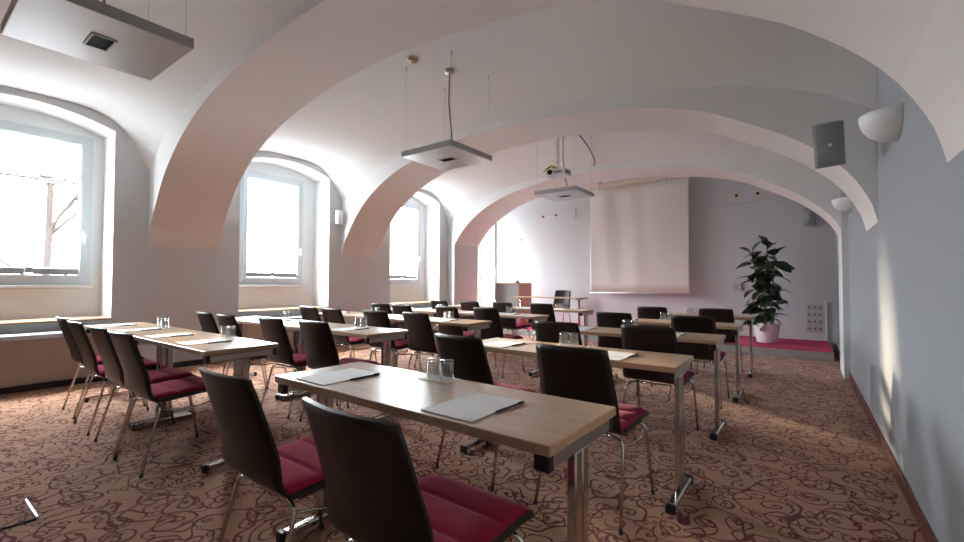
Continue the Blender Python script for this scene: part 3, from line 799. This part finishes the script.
for (bx, by), (tx, ty), hh in stems:
    pts = [Vector((bx+(tx-bx)*t, by+(ty-by)*t, .29+(hh-.29)*t)) for t in [k/8 for k in range(9)]]
    s = MB(); s.tube(pts, .012, 8, r1=.006); s.tube([pts[-1], pts[-1]+Vector((.0, 0, .13))], .006, 6, r1=.001); s.build('stem', 'stem', PL)
    az = rnd.uniform(0, 6.28); z = .42 if hh > 1.5 else .5
    while z < hh+.02:
        t = (z-.29)/(hh-.29); p = (bx+(tx-bx)*t, by+(ty-by)*t, z)
        az += 2.4+rnd.uniform(-.3, .3); top = z > hh-.16
        el = rnd.uniform(-.5, .45) if not top else rnd.uniform(.7, 1.2)
        leaves.append(leaf(p, az, el, rnd.uniform(.23, .31)*(1 if not top else .75), rnd.uniform(.082, .104)))
        z += rnd.uniform(.040, .066)
for lf in leaves: 
    o = lf.build('leaf', 'leaf', PL)

# ---------------------------------------------------------------- wall lamps and speakers
def sconce(loc, ang, lab, R=.172, H=.150, group='white half-bowl wall lamps'):
    r = empty('wall_lamp', loc); r.rotation_euler = (0, 0, ang); tag(r, lab, 'lamp', group)
    # local: wall plane is x=0, bowl bulges to -x
    pr = [(.02+(R-.02)*math.sin(t*PI/2)**.9, -H*math.cos(t*PI/2)) for t in [k/12 for k in range(13)]]
    inner = [(max(.001, q-.006), w+.003) for q, w in reversed(pr)]
    m = MB(); m.lathe([(.001, -H)]+pr+inner, n=28, a0=PI/2+.01, a1=3*PI/2-.01)
    m.build('shade', 'white', r)
    b = MB(); b.box(-.02, -.001, -.05, .05, -H*.9, -.02); b.build('wall_plate', 'alu', r)
sconce((XR-.001, 3.36, 2.125), 0, 'white half-bowl wall lamp high on the right wall near the camera, beside the speaker')
sconce((XR-.001, 6.55, 2.14), 0, 'white half-bowl wall lamp on the right wall before the far arch')
# left wall: small cylinder lamp beside second arch
r = empty('wall_lamp', (XL+.001, 4.88, 2.22)); tag(r, 'small white cylinder wall lamp on the left wall between second window and arch', 'lamp')
a = MB(); a.lathe([(.001, .0), (.062, .0), (.066, .005), (.066, .235), (.06, .24), (.001, .24)], (.10, 0, 0), 24); a.build('shade', 'white', r)
a = MB(); a.box(0, .034, -.03, .03, .08, .16); a.build('wall_plate', 'alu', r)
def speaker(loc, rot, lab, W=.175, H=.30, D=.14, brk=None):
    r = empty('wall_speaker', loc); r.rotation_euler = rot; tag(r, lab, 'speaker', 'grey wall speakers')
    m = MB()
    pf_ = [(-W/2*.62, D), (-W/2, .0), (W/2, .0), (W/2*.62, D)]
    v = []
    for z in (-H/2, H/2):
        for x, y in pf_: v.append((x, y, z))
    m.v += v; m.f += [(0, 1, 2, 3), (4, 7, 6, 5), (0, 3, 7, 4), (1, 0, 4, 5), (3, 2, 6, 7), (1, 5, 6, 2)]; m.sm += [False]*6
    m.build('case', 'speaker_case', r)
    g = MB(); n = 10
    def gf(u, v):
        q = 2*u-1; return (W/2*.955*q, -.004-.022*(1-q*q), -H/2*.97+H*.97*v)
    g.sheet(gf, n, 3, .003); go = g.build('grille', 'speaker', r)
    k = MB(); k.lathe([(.001, -.0305), (.010, -.030), (.012, -.027)], (0, 0, .0), 14, axis='y'); k.build('emblem', 'white', go)
    if brk:
        b = MB(); b.tube([(0, D+.002, 0)]+brk, .012, 8); b.build('bracket', 'black', r)
    return r
speaker((.148, 3.86, 2.125), (.30, -.10, .16), 'grey wall speaker hung on the right, tilted down beside the near half-bowl lamp', brk=[(.03, .20, .0), (.10, .27, .02)])
speaker((.075, 9.86, 2.37), (-.05, .0, -.2), 'grey wall speaker at the far right corner above the sockets', W=.19, H=.32, brk=[(0, .165, 0), (-.005, .172, 0)])

# carpeted floor box lid, bottom left
r = empty('floor_box_lid', (-3.19, .345, 0)); tag(r, 'carpeted floor box lid with a silver edge strip lying in the carpet at bottom left', 'floor box')
a = MB(); a.box(-.15, .14, -.16, .128, .0005, .004); a.build('lid', 'carpet', r)
a = MB(); a.box(-.15, .142, .129, .140, .0005, .012, bev=.002); a.build('edge_strip', 'alu', r)
a = MB(); a.box(.141, .150, -.16, .128, .0005, .006); a.build('seam', 'void', r)

# ---------------------------------------------------------------- outside
g = MB(); g.box(-70, XO-.05, -45, 60, -1.5, -1.2); o = g.build('ground', 'ground'); o['kind'] = 'structure'
def tree(x, y, h, seed, lab):
    R_ = random.Random(seed); m = MB()
    def br(p, d, ln, r, dep):
        pts = [p]; 
        for k in range(6 if dep == 4 else 4):
            wb = .03 if dep == 4 else .16
            d = (d+Vector((R_.uniform(-wb, wb), R_.uniform(-wb, wb), R_.uniform(-.03, .1)))).normalized(); p = p+d*ln/(6 if dep == 4 else 4); pts.append(p)
            if dep > 0 and k > 0:
                for _ in range(3 if dep > 2 else 2):
                    a = R_.uniform(0, 6.28); sd_ = Vector((math.cos(a), math.sin(a), R_.uniform(.1, .6))).normalized()
                    br(p, (d*.5+sd_).normalized(), ln*R_.uniform(.25, .42) if dep == 4 else ln*R_.uniform(.4, .62), r*.42, dep-1)
        m.tube(pts, r, 5, r1=r*.55)
    br(Vector((0, 0, 0)), Vector((0, 0, 1)), h, .085, 4)
    o = m.build('bare_tree', 'bark'); o.location = (x, y, -1.25); tag(o, lab, 'tree', 'bare winter trees outside the windows')
tree(-13.5, 2.05, 6.8, 2, 'leafless winter tree outside the nearest window')
tree(-20.5, -6.5, 8.5, 5, 'paler leafless tree farther out behind the nearest window')

# ---------------------------------------------------------------- light
W = bpy.data.worlds.new('overcast_sky'); SC.world = W; W.use_nodes = True
nt = W.node_tree; bg = nt.nodes['Background']
bg.inputs[0].default_value = (.86, .945, 1.0, 1); 
wtc = nt.nodes.new('ShaderNodeTexCoord'); wsp = nt.nodes.new('ShaderNodeSeparateXYZ'); nt.links.new(wtc.outputs['Generated'], wsp.inputs[0])
zz_ = MATH(nt, 'MAXIMUM', wsp.outputs[2], 0.)
nt.links.new(MATH(nt, 'ADD', MATH(nt, 'MULTIPLY', MATH(nt, 'POWER', zz_, 1.0), 190.), 26.), bg.inputs[1])   # overcast sky: brighter overhead than at the horizon
for i, (y0, y1, f0, f1) in enumerate(WIN):
    l = bpy.data.lights.new('window_portal', 'AREA'); l.shape = 'RECTANGLE'; l.size = FZ1-f0z(i); l.size_y = f1-f0; l.cycles.is_portal = True
    o = bpy.data.objects.new('window_portal', l); COL.objects.link(o); o.location = (XG-.12, (f0+f1)/2, (f0z(i)+FZ1)/2); o.rotation_euler = (0, -PI/2, 0)
s = bpy.data.lights.new('low_sun', 'SUN'); s.energy = 18.; s.angle = math.radians(3.8); s.color = (1, .83, .60)
so = bpy.data.objects.new('low_sun', s); COL.objects.link(so)
so.rotation_euler = Vector((1, -.73, -.195)).to_track_quat('-Z', 'Y').to_euler()

# ---------------------------------------------------------------- camera
cam = bpy.data.cameras.new('camera'); co = bpy.data.objects.new('camera', cam); COL.objects.link(co)
F = 440.28; cam.sensor_width = 36; cam.lens = F/964*36; cam.clip_start = .05; cam.clip_end = 300
co.matrix_world = Matrix.Translation((0, 0, 1.1612)) @ Matrix.Rotation(.6325, 4, 'Z') @ Matrix.Rotation(PI/2+.02715, 4, 'X') @ Matrix.Rotation(.00315, 4, 'Z')
SC.camera = co
vs = SC.view_settings; vs.view_transform = 'Standard'; vs.look = 'None'; vs.gamma = 1; vs.use_curve_mapping = False; vs.exposure = -0.05
cy = SC.cycles; cy.use_denoising = True; cy.max_bounces = 12; cy.diffuse_bounces = 7; cy.glossy_bounces = 4; cy.transmission_bounces = 8; cy.transparent_max_bounces = 12
cy.sample_clamp_indirect = 8; cy.caustics_reflective = False; cy.caustics_refractive = False
